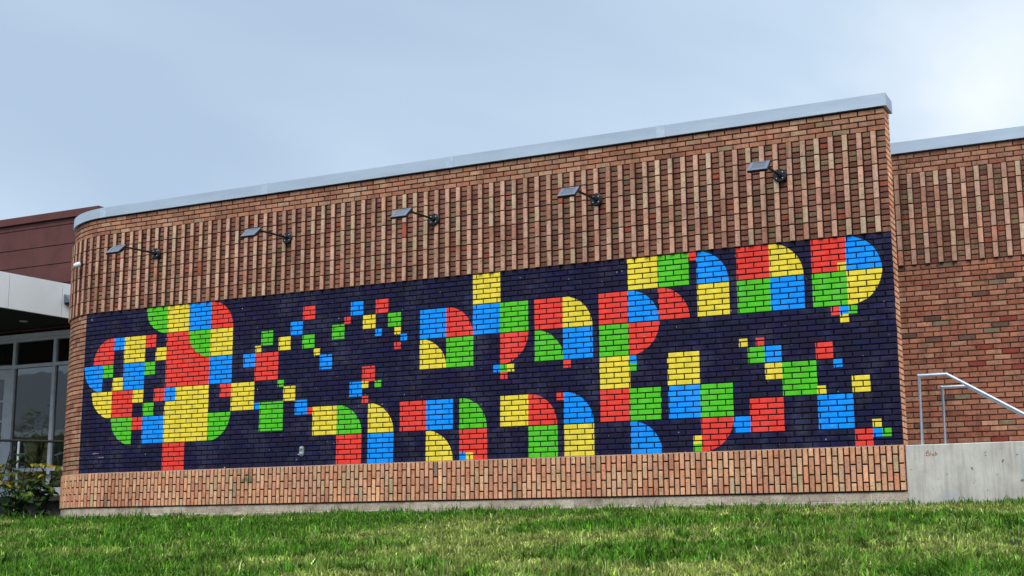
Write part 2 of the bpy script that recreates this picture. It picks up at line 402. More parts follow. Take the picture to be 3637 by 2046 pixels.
# colours of the mural
INK = {'y': s2l(238, 213, 62), 'b': s2l(0, 148, 250), 'r': s2l(236, 66, 54), 'g': s2l(84, 196, 36)}
NAVY = s2l(27, 25, 57)
MURAL = ("g4a,108.21,24 y4,104.22,24 b4,100.22,24 r4w,96.23,24 r8,104.22,20 g4a,100.23,20 y4,96.23,20 b4,96.23,16 y2,106.22,18 "
"r2,108.22,20 y4,112.21,20 b2,114.21,20 r4q,118.20,20 b4a,120.20,16 g2,116.20,16 y2,114.21,14 b4,112.21,16 g2,108.22,16 y4a,118.20,12 "
"r4,114.21,12 y2,110.21,12 y8,104.22,12 r2,106.22,12 b2,104.22,12 g2,108.21,10 r2,110.21,8 b4,108.21,8 g4a,114.21,8 r4,104.22,4 "
"g4s,96.23,8 r2,94.23,12 y4,92.23,12 b2,90.24,16 r4,88.24,16 y1,88.24,17 g2,87.24,19 y2,84.24,18 b2,82.25,20 r2,80.25,22 g2,80.25,18 "
"y1,78.30,16 b2,77.33,15 g2,75.37,19 r1,73.41,20 b2,72.42,22 y2,70.43,20 r2,68.45,22 g2,66.47,20 b1,68.45,18 y1,65.48,18 b1,64.49,17 "
"r1,65.48,16 r2,70.44,13 b2,72.42,11 y1,70.44,11 g1,68.45,11 r1,70.43,9 g1,84.24,12 y2,83.25,11 b1,88.24,9 g4,87.24,9 b2,81.25,9 "
"r1,79.27,8 y4,78.30,8 g4w,74.40,8 r4,74.40,4 y4w,69.44,8 b4,69.44,4 r4,64.49,8 b4,60.53,8 y4w,60.53,4 g4w,55.59,8 r4,55.59,4 "
"b1,55.59,1 y1,54.61,1 b4,61.52,20 r4w,57.57,20 y4w,61.52,16 g4,57.57,16 y4,53.62,24 b4,53.62,20 g4,49.68,20 r4s,49.68,16 b1,50.66,12 "
"g1,49.68,12 y1,48.70,12 r1,49.68,11 r4,44.78,20 y4w,40.86,20 g4w,44.78,16 b4,40.86,16 r1,40.86,12 r4,35.98,20 b4w,32.08,20 r4w,28.17,20 "
"g4,35.98,16 r4s,32.07,16 y4,35.98,12 b1,32.08,12 g1,32.08,11 r4,35.98,8 g4,32.08,8 b4w,32.07,4 y4,27.18,12 b4,27.18,8 g4,23.20,8 "
"r4s,23.20,4 y1,24.19,2 g1,24.19,1 y4,49.68,8 r4w,45.76,8 g4,45.76,4 b4w,40.86,8 y4,40.86,4 r1,41.84,8 y4,32.07,24 g4,28.17,24 "
"r1,24.19,24 b4w,23.20,24 y4,23.20,20 r4,18.23,24 y4w,14.25,24 g4,18.23,20 b4,14.25,20 r4,9.29,24 b4w,5.32,24 g4,9.29,20 y4s,5.32,20 "
"y1,6.31,21 r1,7.30,16 b1,6.31,16 g1,5.32,16 y1,6.31,15 y1,18.23,13 r1,16.24,13 g2,17.23,12 b2,15.24,12 y2,15.24,10 g4,13.26,10 "
"r2,9.29,12 b1,7.30,10 y2,5.32,8 y1,9.29,7 b4,9.29,6 r2,5.32,2 b1,3.31,2 g1,2.31,2 y1,3.31,3 r4,17.23,6 b2,19.22,4")
def mural_shapes():
    out = []
    for t in MURAL.split():
        a, u, z = t.split(','); n = int(a[1]); q = a[2:]; u = float(u)*G; z = float(z)*G; w = n*G
        sL, sR, z1, z0 = u, u-w, z, z-w         # sL is the viewer's left
        if not q: poly = [(sR, z0), (sL, z0), (sL, z1), (sR, z1)]
        else:
            left = q in 'qa'; top = q in 'qw'      # the rounded corner
            cx = sR if left else sL; cz = z0 if top else z1
            poly = [(cx, cz)]
            for i in range(17):
                t_ = math.pi/2*i/16
                poly.append((cx+(w if left else -w)*math.cos(t_), cz+(w if top else -w)*math.sin(t_)))
        A = sum(p[0]*r_[1]-r_[0]*p[1] for p, r_ in zip(poly, poly[1:]+poly[:1]))
        if A < 0: poly = poly[::-1]
        out.append((INK[a[0]], poly, sR, sL, z0, z1))
    return out[::-1]             # last painted lies on top: test it first
SHAPES = mural_shapes()
def half(poly, a, b):            # split a polygon by the line a-b: (left part, right part)
    ins, outs = [], []; ex, ez = b[0]-a[0], b[1]-a[1]
    for p, q in zip(poly, poly[1:]+poly[:1]):
        dp = ex*(p[1]-a[1])-ez*(p[0]-a[0]); dq = ex*(q[1]-a[1])-ez*(q[0]-a[0])
        (ins if dp >= 0 else outs).append(p)
        if (dp >= 0) != (dq >= 0):
            t = dp/(dp-dq); r = (p[0]+(q[0]-p[0])*t, p[1]+(q[1]-p[1])*t); ins.append(r); outs.append(r)
    return ins, outs
def area(p): return abs(sum(a[0]*b[1]-b[0]*a[1] for a, b in zip(p, p[1:]+p[:1])))/2
def painted(poly):               # cut one brick face along the painted shapes
    wx, wz = RND.uniform(-.0035, .0035), RND.uniform(-.0035, .0035)      # the brush never runs quite true
    poly = [(p[0]+wx, p[1]+wz) for p in poly]
    todo = [poly]; out = []
    x0 = min(p[0] for p in poly); x1 = max(p[0] for p in poly); z0 = min(p[1] for p in poly); z1 = max(p[1] for p in poly)
    for col, sh, a0, a1, b0, b1 in SHAPES:
        if a1 <= x0 or a0 >= x1 or b1 <= z0 or b0 >= z1: continue
        nxt = []
        for P in todo:
            cur = P
            for a, b in zip(sh, sh[1:]+sh[:1]):
                if len(cur) < 3: break
                cur, o = half(cur, a, b)
                if len(o) >= 3 and area(o) > 1e-7: nxt.append(o)
            if len(cur) >= 3 and area(cur) > 1e-7: out.append((cur, col))
        todo = nxt
    return [([(p[0]-wx, p[1]-wz) for p in q], c) for q, c in out+[(p, NAVY) for p in todo]]
def ink_at(s, z):
    for col, sh, a0, a1, b0, b1 in SHAPES:
        if a0 <= s <= a1 and b0 <= z <= b1:
            if all((b[0]-a[0])*(z-a[1])-(b[1]-a[1])*(s-a[0]) >= -1e-9 for a, b in zip(sh, sh[1:]+sh[:1])): return col
    return NAVY
PAINT_S = 12.235
def brick(mb, W, s0, s1, z0, z1, off, col, deep=.035, paint=False, ch=.0045, flank=None):
    """one brick: chamfered face and four sides, painted or bare"""
    j = RND.uniform(-.0015, .0015); off += j
    a0, a1, b0, b1 = s0+ch, s1-ch, z0+ch, z1-ch
    jit = lambda: RND.uniform(-.0012, .0012)
    F = [(a0, b0), (a1, b0), (a1, b1), (a0, b1)]; E = [(s0, z0), (s1, z0), (s1, z1), (s0, z1)]
    if not paint:
        mb.face([W(a0, off+jit(), b0), W(a1, off+jit(), b0), W(a1, off+jit(), b1), W(a0, off+jit(), b1)], col, 0)
        for i in range(4):
            k = (i+1) % 4
            mb.face([W(E[i][0], off-ch, E[i][1]), W(E[k][0], off-ch, E[k][1]), W(F[k][0], off, F[k][1]), W(F[i][0], off, F[i][1])], col, 0)
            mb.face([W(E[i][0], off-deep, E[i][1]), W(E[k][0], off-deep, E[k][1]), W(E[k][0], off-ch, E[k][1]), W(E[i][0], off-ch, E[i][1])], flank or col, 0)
        return
    # painted: face and chamfers are cut along the painted shapes
    H = lambda p: WM(p[0], off-max(0, p[1]-b1, b0-p[1], p[0]-a1, a0-p[0]), p[1])
    am = (a0+a1)/2; navy = tuple(v*(.75+.5*RND.random()) for v in NAVY)
    polys = [F] if s0 < S0-.2 else [[(a0, b0), (am, b0), (am, b1), (a0, b1)], [(am, b0), (a1, b0), (a1, b1), (am, b1)]]
    polys += [[E[i], E[(i+1) % 4], F[(i+1) % 4], F[i]] for i in range(4)]
    for base in polys:
        if s1 <= PAINT_S: pieces = painted(base)
        else:
            l, r = half(base, (PAINT_S, 0), (PAINT_S, 3))      # left of an upward line = smaller s
            pieces = painted(l) if len(l) >= 3 else []
            if len(r) >= 3: pieces.append((r, None))
        for P, c in pieces:
            mb.face([H(p) for p in P], col if c is None else navy if c is NAVY else c, 0 if c is None else 1)
    def side(p, q):
        sm, zm = (p[0]+q[0])/2, (p[1]+q[1])/2
        c, m = (col, 0) if sm > PAINT_S else (ink_at(sm, zm), 1)
        mb.face([W(p[0], off-deep, p[1]), W(q[0], off-deep, q[1]), W(q[0], off-ch, q[1]), W(p[0], off-ch, p[1])], c, m)
    for i in range(4):
        p, q = E[i], E[(i+1) % 4]; n = 1 if i % 2 else 8
        for k in range(n):
            side((p[0]+(q[0]-p[0])*k/n, p[1]+(q[1]-p[1])*k/n), (p[0]+(q[0]-p[0])*(k+1)/n, p[1]+(q[1]-p[1])*(k+1)/n))
def pick(tab):
    r = RND.random()*sum(t[0] for t in tab)
    for w, c in tab:
        r -= w
        if r <= 0: break
    l = s2l(*c); k = math.exp(RND.gauss(0, .085)); h = RND.gauss(0, .028)
    return (l[0]*k*(1+h), l[1]*k, l[2]*k*(1-h))
T_STR = [(5, (164, 117, 92)), (3, (154, 105, 82)), (2, (170, 131, 104)), (.7, (140, 90, 72)), (.25, (140, 116, 90))]
T_RIB = [(5, (188, 148, 126)), (3, (180, 138, 116)), (2, (186, 158, 130)), (1, (166, 118, 98)), (.15, (160, 86, 62))]
T_HEAD = [(4, (134, 94, 76)), (3, (122, 80, 65)), (1.4, (122, 98, 74)), (1.5, (108, 68, 56)), (.22, (140, 72, 52)), (.5, (98, 78, 62))]
T_BASE = [(6, (208, 152, 118)), (3, (212, 166, 128)), (2, (198, 136, 106)), (.45, (182, 156, 122)), (.12, (146, 118, 98))]
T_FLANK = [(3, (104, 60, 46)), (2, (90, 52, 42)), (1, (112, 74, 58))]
T_REAR = [(5, (156, 104, 82)), (3, (146, 92, 72)), (2, (166, 120, 96)), (.30, (134, 62, 52)), (.2, (122, 106, 84)), (.4, (100, 74, 62))]
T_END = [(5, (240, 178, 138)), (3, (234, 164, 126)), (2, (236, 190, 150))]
class Wall:
    """gathers the bricks of one wall, largest in the picture first as parts, the rest as one part"""
    def __init__(s, root): s.root = root; s.items = []
    def add(s, name, W, s0, s1, z0, z1, off, col, **k):
        P = [px(W(a, off, b)) for a, b in ((s0, z0), (s1, z0), (s1, z1), (s0, z1))]
        A = area(P); cx = sum(p[0] for p in P)/4; cy = sum(p[1] for p in P)/4
        if not (-20 < cx < 3660 and -20 < cy < 2066): A *= .01
        s.items.append((A, name, W, s0, s1, z0, z1, off, col, k))
    def finish(s, limit=300):
        s.items.sort(key=lambda t: -t[0]); cnt = {}; rest = MB()
        for A, name, W, s0, s1, z0, z1, off, col, k in s.items:
            cnt[name] = cnt.get(name, 0)+1
            if cnt[name] <= limit and A > 100:
                b = MB(); brick(b, W, s0, s1, z0, z1, off, col, **k); b.build(name, [M_BRICK, M_PAINT], s.root)
            else: brick(rest, W, s0, s1, z0, z1, off, col, **k)
        if rest.f: tag(rest.build('brickwork', [M_BRICK, M_PAINT], s.root), kind='stuff')
def courses(wall, W, zlo, n, sa, sb, tab, first_half=False, off=0.0, paint=False, name='brick'):
    for i in range(n):
        z0 = zlo+i*C+JT/2; z1 = zlo+(i+1)*C-JT/2; dz = RND.uniform(-.0015, .0015)
        s = sa-.1016 if (i % 2 == (0 if first_half else 1)) else sa
        while s < sb:
            a = max(s, sa); e = min(s+.2032, sb)
            if e-a > .03:
                l = a+(JT/2 if a > sa else 0)+RND.uniform(-.0015, .0015)*(a > sa); r = e-JT/2+RND.uniform(-.0015, .0015)
                wall.add(name, W, l, r, z0+dz, z1+dz, off, pick(tab), paint=paint and l < PAINT_S)
            s += .2032
def ribs(wall, W, zlo, sa, sb, start_header=True):
    """headers between raised upright bricks, 18 courses"""
    s = sa; hw = .1016; rw = .0655; first = True
    while s < sb:
        e = s+hw
        for i in range(18):
            wall.add('header_brick', W, s+(0 if first else JT/2), min(e, sb)-JT/2, zlo+i*C+JT/2, zlo+(i+1)*C-JT/2, RND.uniform(-.004, .002), pick(T_HEAD))
        s = e; first = False
        if s+rw > sb: break
        for i in range(6):
            d = RND.uniform(-.003, .003)
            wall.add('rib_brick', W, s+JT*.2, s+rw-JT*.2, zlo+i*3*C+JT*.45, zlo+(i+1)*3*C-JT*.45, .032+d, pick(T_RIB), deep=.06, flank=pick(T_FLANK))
        s += rw
def strip(mb, W, pts, z0, z1, o0, o1, col, mat=0):
    """closed band along the wall between offsets o0 (outer) and o1"""
    for a, b in zip(pts, pts[1:]):
        mb.face([W(a, o0, z0), W(b, o0, z0), W(b, o0, z1), W(a, o0, z1)], col, mat)
        mb.face([W(a, o1, z1), W(b, o1, z1), W(b, o1, z0), W(a, o1, z0)], col, mat)
        mb.face([W(a, o0, z1), W(b, o0, z1), W(b, o1, z1), W(a, o1, z1)], col, mat)
        mb.face([W(a, o0, z0), W(a, o1, z0), W(b, o1, z0), W(b, o0, z0)], col, mat)
    for a, fl in ((pts[0], 1), (pts[-1], 0)):
        q = [W(a, o0, z0), W(a, o0, z1), W(a, o1, z1), W(a, o1, z0)]
        mb.face(q if fl else q[::-1], col, mat)
def svals(a, b):
    v = [a]
    x = a
    while x < b-1e-6:
        nx = S0 if x < S0-1e-6 else x+.08
        v.append(min(nx, b)); x = v[-1]
    return v
CU_ = s2l(30, 22, 19)           # dark mortar
NV_ = s2l(12, 11, 20)           # joints under the dark base coat

def coping(root, W, joints, z0, z1, end_face):
    for a, b in zip(joints, joints[1:]):
        mb = MB(); strip(mb, W, svals(a+.004, b-.004), z0, z1, .034, -.34, (1, 1, 1)); mb.build('coping_panel', M_ALU, root)
    for a in joints[1:-1]:
        mb = MB(); strip(mb, W, [a-.06, a+.06], z0-.003, z1+.003, .039, .030, (1, 1, 1)); mb.build('joint_cover', M_ALU2, root)

def build_main_wall():
    root = empty('mural_wall', (-6, 0, -.7))
    tag(root, 'long curved brick wall painted with a mural of coloured squares and arches', 'wall')
    # keep children in world space
    root.location = (0, 0, 0)
    wl = Wall(root)
    courses(wl, WM, 0.0, 36, .012, SEND, T_STR, first_half=False, paint=True, name='brick')
    courses(wl, WM, ZR, 4, .012, SEND, T_STR, first_half=False, name='top_brick')
    ribs(wl, WM, ZT, .012, SEND)
    # upright bricks of the base band, 2.5 bricks high
    s = 0.0; k = 0; zb = -.508
    while s < SEND:
        cuts = [zb, zb+.2032, zb+.4064, zb+.508] if k % 2 else [zb, zb+.1016, zb+.3048, zb+.508]
        for a, b in zip(cuts, cuts[1:]):
            nm = 'base_brick'
            wl.add(nm, WM, s+JT*.6, s+C-JT*.6, a+JT*.6, b-JT*.6, .016+RND.uniform(-.002, .002), pick(T_BASE), deep=.05)
        s += C; k += 1
    # free end of the wall: 305 mm thick
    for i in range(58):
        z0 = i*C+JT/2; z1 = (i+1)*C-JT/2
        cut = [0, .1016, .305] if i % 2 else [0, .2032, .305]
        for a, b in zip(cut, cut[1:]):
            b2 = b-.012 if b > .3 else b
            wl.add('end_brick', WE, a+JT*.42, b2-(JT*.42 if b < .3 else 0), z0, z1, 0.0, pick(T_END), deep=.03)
    for i in range(8):
        wl.add('end_brick', WE, JT, .30, -.508+i*C*.94+JT/2, -.508+(i+1)*C*.94-JT/2, .006, pick(T_BASE), deep=.03)
    wl.finish()
    # mortar body: painted joints, then bare joints
    core = MB()
    pv = svals(.022, PAINT_S)
    strip(core, WM, pv, .002, ZT-.002, -.0085, -.28, NV_)
    strip(core, WM, svals(PAINT_S, SEND), .002, ZT-.002, -.0087, -.28, CU_)
    strip(core, WM, svals(.022, SEND), ZT-.002, ZTOP+.02, -.0125, -.281, CU_)
    strip(core, WM, svals(.016, SEND), -.512, .002, .0065, -.281, s2l(34, 23, 18))
    strip(core, WM, svals(.004, SEND), -.006, .0025, .012, -.05, s2l(196, 164, 146))     # mortar wash on the base band
    core.build('mortar_core', M_MORTAR, root)
    # concrete block plinth
    z = -.516; s = -.01; i = 0
    while s < SEND-.4:
        b = MB(); e = s+.405; v = RND.uniform(.9, 1.25)
        strip(b, WM, svals(s+.004, e-.004), -.612, z, -.004+RND.uniform(-.003, .002), -.25, tuple(c*v for c in s2l(168, 156, 140)))
        b.build('plinth_block', M_BLOCK, root)
        b = MB(); v = RND.uniform(.85, 1.1)
        strip(b, WM, svals(s+.206, e+.194), -.82, -.624, .006+RND.uniform(-.003, .002), -.25, tuple(c*v for c in s2l(178, 166, 150)))
        b.build('plinth_block', M_BLOCK, root)
        s = e; i += 1
    b = MB(); strip(b, WM, svals(-.008, SEND-.3), -.80, -.52, -.008, -.24, s2l(206, 198, 184)); b.build('plinth_mortar', M_BLOCK, root)
    coping(root, WM, [-.028, 2.76, 5.79, 8.86, 11.93, SEND], ZTOP+.014, 4.093, True)
    # two short lines of white signing, low on the curved end
    for (sc, zc, w, h, n) in ((11.86, .294, .125, .030, 13), (11.755, .232, .115, .020, 15)):
        mb = MB(); r2 = random.Random(int(sc*100)); pts = []
        for i in range(n+1):
            pts.append((sc+w/2-w*i/n+r2.uniform(-.002, .002), zc+(h/2 if i % 2 else -h/2)*r2.uniform(.3, 1.1)))
        for a, q in zip(pts, pts[1:]):
            dx, dz = q[0]-a[0], q[1]-a[1]; l = math.hypot(dx, dz); nx, nz = -dz/l*.0026, dx/l*.0026
            mb.face([WM(a[0]-nx, .0042, a[1]-nz), WM(q[0]-nx, .0042, q[1]-nz), WM(q[0]+nx, .0042, q[1]+nz), WM(a[0]+nx, .0042, a[1]+nz)])
        mb.build('signature', M_SIGN, root)
build_main_wall()

def build_rear_wall():
    root = empty('rear_wall'); tag(root, 'bare brick wall set back behind the handrails, with raised upright bricks', 'wall')
    wl = Wall(root)
    courses(wl, WS, -12*C, 48, 0.0, 11.8, T_REAR, name='brick')
    courses(wl, WS, ZR, 4, 0.0, 11.8, T_STR, name='top_brick')
    ribs(wl, WS, ZT, 0.03, 11.8)
    wl.finish()
    core = MB(); strip(core, WS, [0, 11.8], -12*C, ZTOP+.02, -.010, -.29, s2l(72, 54, 44)); core.build('mortar_core', M_MORTAR, root)
    coping(root, WS, [-.03, 3.6, 7.1, 10.4, 11.8], ZTOP+.014, 4.093, False)
build_rear_wall()

# ------------------------------------------------------------------ concrete side wall, stair, handrails
def build_concrete():
    root = empty('concrete_wall'); tag(root, 'low grey concrete side wall with red scrawled word, beside the mural wall', 'wall')
    mb = MB(); mb.cbox(.006, 9.5, .004, .30, -1.3, -.002, .008); mb.build('wall_body', M_CONC, root)
    # scrawled word
    strokes = [[(0, 0), (.006, .055)], [(.004, .052), (.020, .060), (.026, .048), (.010, .033)], [(.010, .033), (.030, .026), (.034, .010), (.018, .001), (.0, .004)],
               [(.048, .044), (.044, .012), (.050, .006)], [(.064, .026), (.062, .008), (.070, .004), (.078, .010)], [(.080, .024), (.078, .008), (.086, .005)],
               [(.100, .046), (.094, .006)], [(.096, .024), (.110, .028), (.116, .018), (.108, .006), (.094, .004)]]
    mb = MB(); x0, z0 = .232, -.130
    for st in strokes:
        for a, q in zip(st, st[1:]):
            dx, dz = q[0]-a[0], q[1]-a[1]; l = math.hypot(dx, dz); nx, nz = -dz/l*.0030, dx/l*.0030
            mb.face([(x0+a[0]-nx, .0028, z0+a[1]-nz), (x0+q[0]-nx, .0028, z0+q[1]-nz), (x0+q[0]+nx, .0028, z0+q[1]+nz), (x0+a[0]+nx, .0028, z0+a[1]+nz)])
    mb.build('graffiti', M_RED, root)
    st = empty('concrete_stair'); tag(st, 'concrete stair and landing between the low side wall and the rear wall', 'stairs')
    mb = MB(); mb.cbox(-2.5, .5, .32, Y2-.04, -.8, -.12, .01); mb.build('landing', M_CONC, st)
    for i in range(6):
        mb = MB(); mb.cbox(.503+i*.28, .78+i*.28, .32, Y2-.04, -1.4, -.12-(i+1)*.17, .01); mb.build('step', M_CONC, st)
build_concrete()
def build_rails():
    for y, xp, xb, lab in ((.15, .175, .48, 'silver tube handrail standing on top of the low concrete wall'),
                           (1.5, .214, .498, 'silver tube handrail on the far side of the stair, against the brick')):
        root = empty('handrail'); tag(root, lab, 'handrail')
        zt = .78; zb = -.004 if y < 1 else -.122
        mb = MB(); mb.tube([(xp, y, zb), (xp, y, zt), (xb, y, zt), (xb+1.9, y, zt-1.9*.617)], .0185, 16)
        mb.build('rail', M_GALV, root, smooth=True)
        mb = MB(); x2 = xb+1.6; mb.tube([(x2, y, zt-1.6*.617-.005), (x2, y, -.004 if y < 1 else -1.12)], .0165, 12); mb.build('post', M_GALV, root, smooth=True)
        mb = MB(); mb.tube([(xp, y, zb-.002), (xp, y, zb+.008)], .04, 16); mb.build('foot_plate', M_GALV, root, smooth=True)
build_rails()

# ------------------------------------------------------------------ solar wall lamps
def build_lamp(loc, label, swing):
    root = empty('solar_wall_lamp', loc); tag(root, label, 'lamp', 'solar lamps along the mural wall')
    mb = MB(); mb.tube([(0, .006, 0), (0, -.012, 0), (0, -.020, 0)], [.084, .084, .075], 28); mb.tube([(0, -.02, 0), (0, -.06, 0)], [.030, .024], 16)
    mb.build('base_plate', M_BLACK, root, smooth=True)
    for a in (45, 135, 225, 315):
        mb = MB(); x, z = .052*math.cos(math.radians(a)), .052*math.sin(math.radians(a)); mb.tube([(x, -.019, z), (x, -.027, z)], [.0085, .006], 8)
        mb.build('bolt', M_BOLT, root, smooth=True)
    dx = swing
    mb = MB(); mb.tube([(0, -.03, 0), (dx*.15, -.10, .004), (dx*.9, -.60, .004), (dx, -.665, -.012)], .0150, 12); mb.build('arm', M_BLACK, root, smooth=True)
    # head slopes down and out at about 44 degrees
    M = Matrix.Translation((dx, -.655, .012)) @ Matrix.Rotation(math.radians(41), 4, 'X')
    hd = MB(); hd.cbox(-.118, .118, -.208, .0, -.030, -.001, .004, M=M)
    hd.cbox(-.085, .085, -.13, -.008, -.062, -.0305, .006, M=M); head = hd.build('lamp_head', M_BLACK, root)
    fr = MB()
    for (a, b_, c, d) in ((-.116, -.078, -.206, -.002), (.078, .116, -.206, -.002), (-.0775, .0775, -.206, -.168), (-.0775, .0775, -.022, -.002)):
        fr.cbox(a, b_, c, d, .0, .006, .0015, M=M)
    fr.build('silver_frame', M_SILVER, head)
    sp = MB(); sp.box(-.077, .077, -.1675, -.0225, .0, .003, M=M); sp.build('solar_panel', M_PVCELL, head)
    led = MB(); led.box(-.06, .06, -.195, -.140, -.034, -.0305, M=M); led.build('light_panel', M_WHITE, head)
LAMPS = [(-10.837, 3.255, 'black solar lamp on the ribbed brick, closest to the rounded wall end', -.115),
         (-8.425, 3.244, 'black solar lamp on the ribbed brick, second from the rounded wall end', -.095),
         (-6.022, 3.245, 'black solar lamp in the middle of the row of five', -.08),
         (-3.647, 3.240, 'black solar lamp on the ribbed brick, second from the square wall end', -.065),
         (-1.264, 3.254, 'black solar lamp on the ribbed brick, closest to the square wall end', -.05)]
for x, z, l, sw in LAMPS: build_lamp((x, -.034, z), l, sw)

# ------------------------------------------------------------------ small fittings
def build_fittings():
    s = 12.40; P = Vector(WM(s, .030, 3.255)); t = (s-S0)/RAD
    root = empty('security_camera', P, -t); tag(root, 'small white security camera on the rounded end of the wall', 'camera')
    mb = MB(); mb.tube([(0, .004, 0), (0, -.03, 0)], .038, 18); mb.build('mount', M_BLACK, root, smooth=True)
    d = Vector((-.55, -.72, -.30)).normalized(); a = Vector((0, -.035, .002))
    mb = MB(); mb.tube([a-d*.012, a+d*.0, a+d*.035, a+d*.080, a+d*.094, a+d*.098], [.024, .040, .042, .035, .030, .022], 22); mb.build('housing', M_WHITE, root, smooth=True)
    mb = MB(); mb.tube([a+d*.094, a+d*.102], [.021, .018], 16); mb.build('lens', M_LENS, root, smooth=True)
    root = empty('outlet_cover', (-8.116, -.004, .203)); tag(root, 'small grey metal outlet cover low on the dark mural paint', 'outlet')
    mb = MB(); n = 12; pr = []
    for k in range(2*n+2):
        if k <= n: an = math.pi*k/n; pr.append((.034*math.cos(an), .036+.034*math.sin(an)))
        else: an = math.pi+math.pi*(k-n-1)/n; pr.append((.034*math.cos(an), -.036+.034*math.sin(an)))
    mb.face([(x, -.016, z) for x, z in pr][::-1]); mb.face([(x, .006, z) for x, z in pr])
    for a_, b_ in zip(pr, pr[1:]+pr[:1]): mb.face([(a_[0], .006, a_[1]), (b_[0], .006, b_[1]), (b_[0], -.016, b_[1]), (a_[0], -.016, a_[1])])
    mb.build('plate', M_GREYBOX, root, weld=True)
    for z in (.038, -.036):
        mb = MB(); mb.tube([(-.002, -.015, z), (-.002, -.034, z), (-.002, -.040, z)], [.023, .021, .012], 16); mb.build('cap', M_GREYBOX, root, smooth=True)
    mb = MB(); mb.tube([(-.01, -.03, -.04), (-.036, -.05, -.05)], [.008, .004], 8); mb.build('lever', M_GREYBOX, root, smooth=True)
build_fittings()

# ------------------------------------------------------------------ entrance building on the far side of the rounded end
YG = 2.5
def build_entrance():
    root = empty('entrance_building'); tag(root, 'brown rendered entrance building with glazed front beside the rounded wall end', 'building')
    # rendered wall above: one band between reveals at a time
    zs = [2.80, 3.26, 3.63, 4.0, 4.35, 4.72, 4.83, 4.98]
    for a, b in zip(zs, zs[1:]):
        mb = MB(); top = b > 4.9
        mb.cbox(-30, -14.42, YG+.0-(.05 if top else 0), YG+.5, a+.006, b-.006, .004); mb.build('wall_panel', M_BROWN, root)
    mb = MB(); mb.box(-29.9, -14.5, YG+.02, YG+.45, 2.81, 4.95); mb.build('wall_backing', M_DARK, root)
    for a, b in ((-.2, .55), (.55, 1.3), (1.3, 2.05), (2.05, 2.8)):
        mb = MB(); mb.cbox(-30, -20.03, YG, YG+.3, a+.006, b-.006, .004); mb.build('wall_panel', M_BROWN, root)
    # foundation below the glazing
    mb = MB(); mb.box(-30, -12.4, YG-.02, YG+.3, -1.0, -.30); mb.build('foundation', M_STONE, root)
    mb = MB(); mb.cbox(-30, -12.4, YG-.16, YG+.32, -.30, -.20, .01); mb.build('foundation_ledge', M_STONE, root)
    # inside of the room
    for nm, bx in (('floor', (-30, -12.4, YG+.3, YG+6, -.3, -.2)), ('back_wall', (-30, -12.4, YG+6, YG+6.2, -.3, 2.8)), ('ceiling', (-30, -12.4, YG+.1, YG+6, 2.75, 2.80)),
                   ('side_wall', (-12.6, -12.4, YG+.1, YG+6, -.2, 2.75))):
        mb = MB(); mb.box(*bx); mb.build(nm, M_DARK, root)
    # frames
    def bar(x0, x1, z0, z1, name='mullion', y0=-.045, y1=.05, par=root):
        mb = MB(); mb.cbox(x0, x1, YG+y0, YG+y1, z0, z1, .004); return mb.build(name, M_WFRAME, par)
    bar(-20, -12.6, 2.655, 2.745, 'head_rail', -.06)
    bar(-20, -12.6, 2.60, 2.655, 'head_rail', -.045)
    for a, b in ((-18.85, -18.78), (-16.315, -16.245), (-15.325, -15.255), (-14.335, -14.265), (-13.34, -13.27)):
        bar(a, b, -.2, 2.60)
    for a, b in ((-20, -18.85), (-18.78, -16.315), (-16.245, -15.325), (-15.255, -14.335), (-14.265, -13.34)):
        bar(a, b, 2.115, 2.18, 'transom')
    for a, b in ((-16.245, -15.325), (-15.255, -14.335), (-14.265, -13.34)):
        bar(a, b, .235, .30, 'transom'); bar(a, b, -.2, -.06, 'sill', -.10, .05)
    # panes
    for a, b in ((-20, -18.85), (-18.78, -16.315), (-16.245, -15.325), (-15.255, -14.335), (-14.265, -13.34)):
        for z0, z1 in ((2.18, 2.60), (.30, 2.115), (-.06, .235)):
            if b < -16.3 and z1 < 2.2: continue
            mb = MB(); mb.box(a, b, YG, YG+.008, z0, z1); mb.build('pane', M_GLASS, root)
    # double door at the left
    for x0, x1 in ((-17.53, -16.33), (-18.77, -17.57)):
        dr = MB(); dr.cbox(x0, x0+.10, YG-.03, YG+.03, -.2, 2.11, .004); dr.cbox(x1-.17, x1, YG-.03, YG+.03, -.2, 2.11, .004)
        dr.cbox(x0+.1, x1-.17, YG-.03, YG+.03, 1.93, 2.11, .004); dr.cbox(x0+.1, x1-.17, YG-.03, YG+.03, .52, .78, .004); dr.cbox(x0+.1, x1-.17, YG-.03, YG+.03, -.2, .12, .004)
        d = dr.build('door', M_WFRAME, root)
        for z0, z1 in ((.78, 1.93), (.12, .52)):
            mb = MB(); mb.box(x0+.1, x1-.17, YG-.002, YG+.006, z0, z1); mb.build('door_pane', M_GLASS, d)
        for z in (1.15, 1.52):
            mb = MB(); mb.cbox(x0+.1, x1-.17, YG-.012, YG+.016, z, z+.035, .003); mb.build('door_bar', M_WFRAME, d)
    # pale curtains hung inside
    for x, w in ((-16.0, .16), (-15.55, .22), (-15.42, .12), (-15.0, .2), (-14.62, .25), (-13.9, .3), (-16.9, .2)):
        mb = MB(); n = 14
        for i in range(n):
            a = x+w*i/n; b = x+w*(i+1)/n; ya = YG+.16+.03*math.sin(i*2.1); yb = YG+.16+.03*math.sin((i+1)*2.1)
            mb.face([(a, ya, .0), (b, yb, .0), (b, yb, 1.35), (a, ya, 1.35)])
        mb.build('curtain', M_CURT, root, smooth=True)
    # canopy
    cn = empty('canopy'); tag(cn, 'white metal entrance canopy with a dark soffit and round downlights', 'canopy')
    A = Vector((-14.49, .36, 0)); B = Vector((-14.33, 1.76, 0)); d = (B-A).normalized(); nn = Vector((d.y, -d.x, 0))
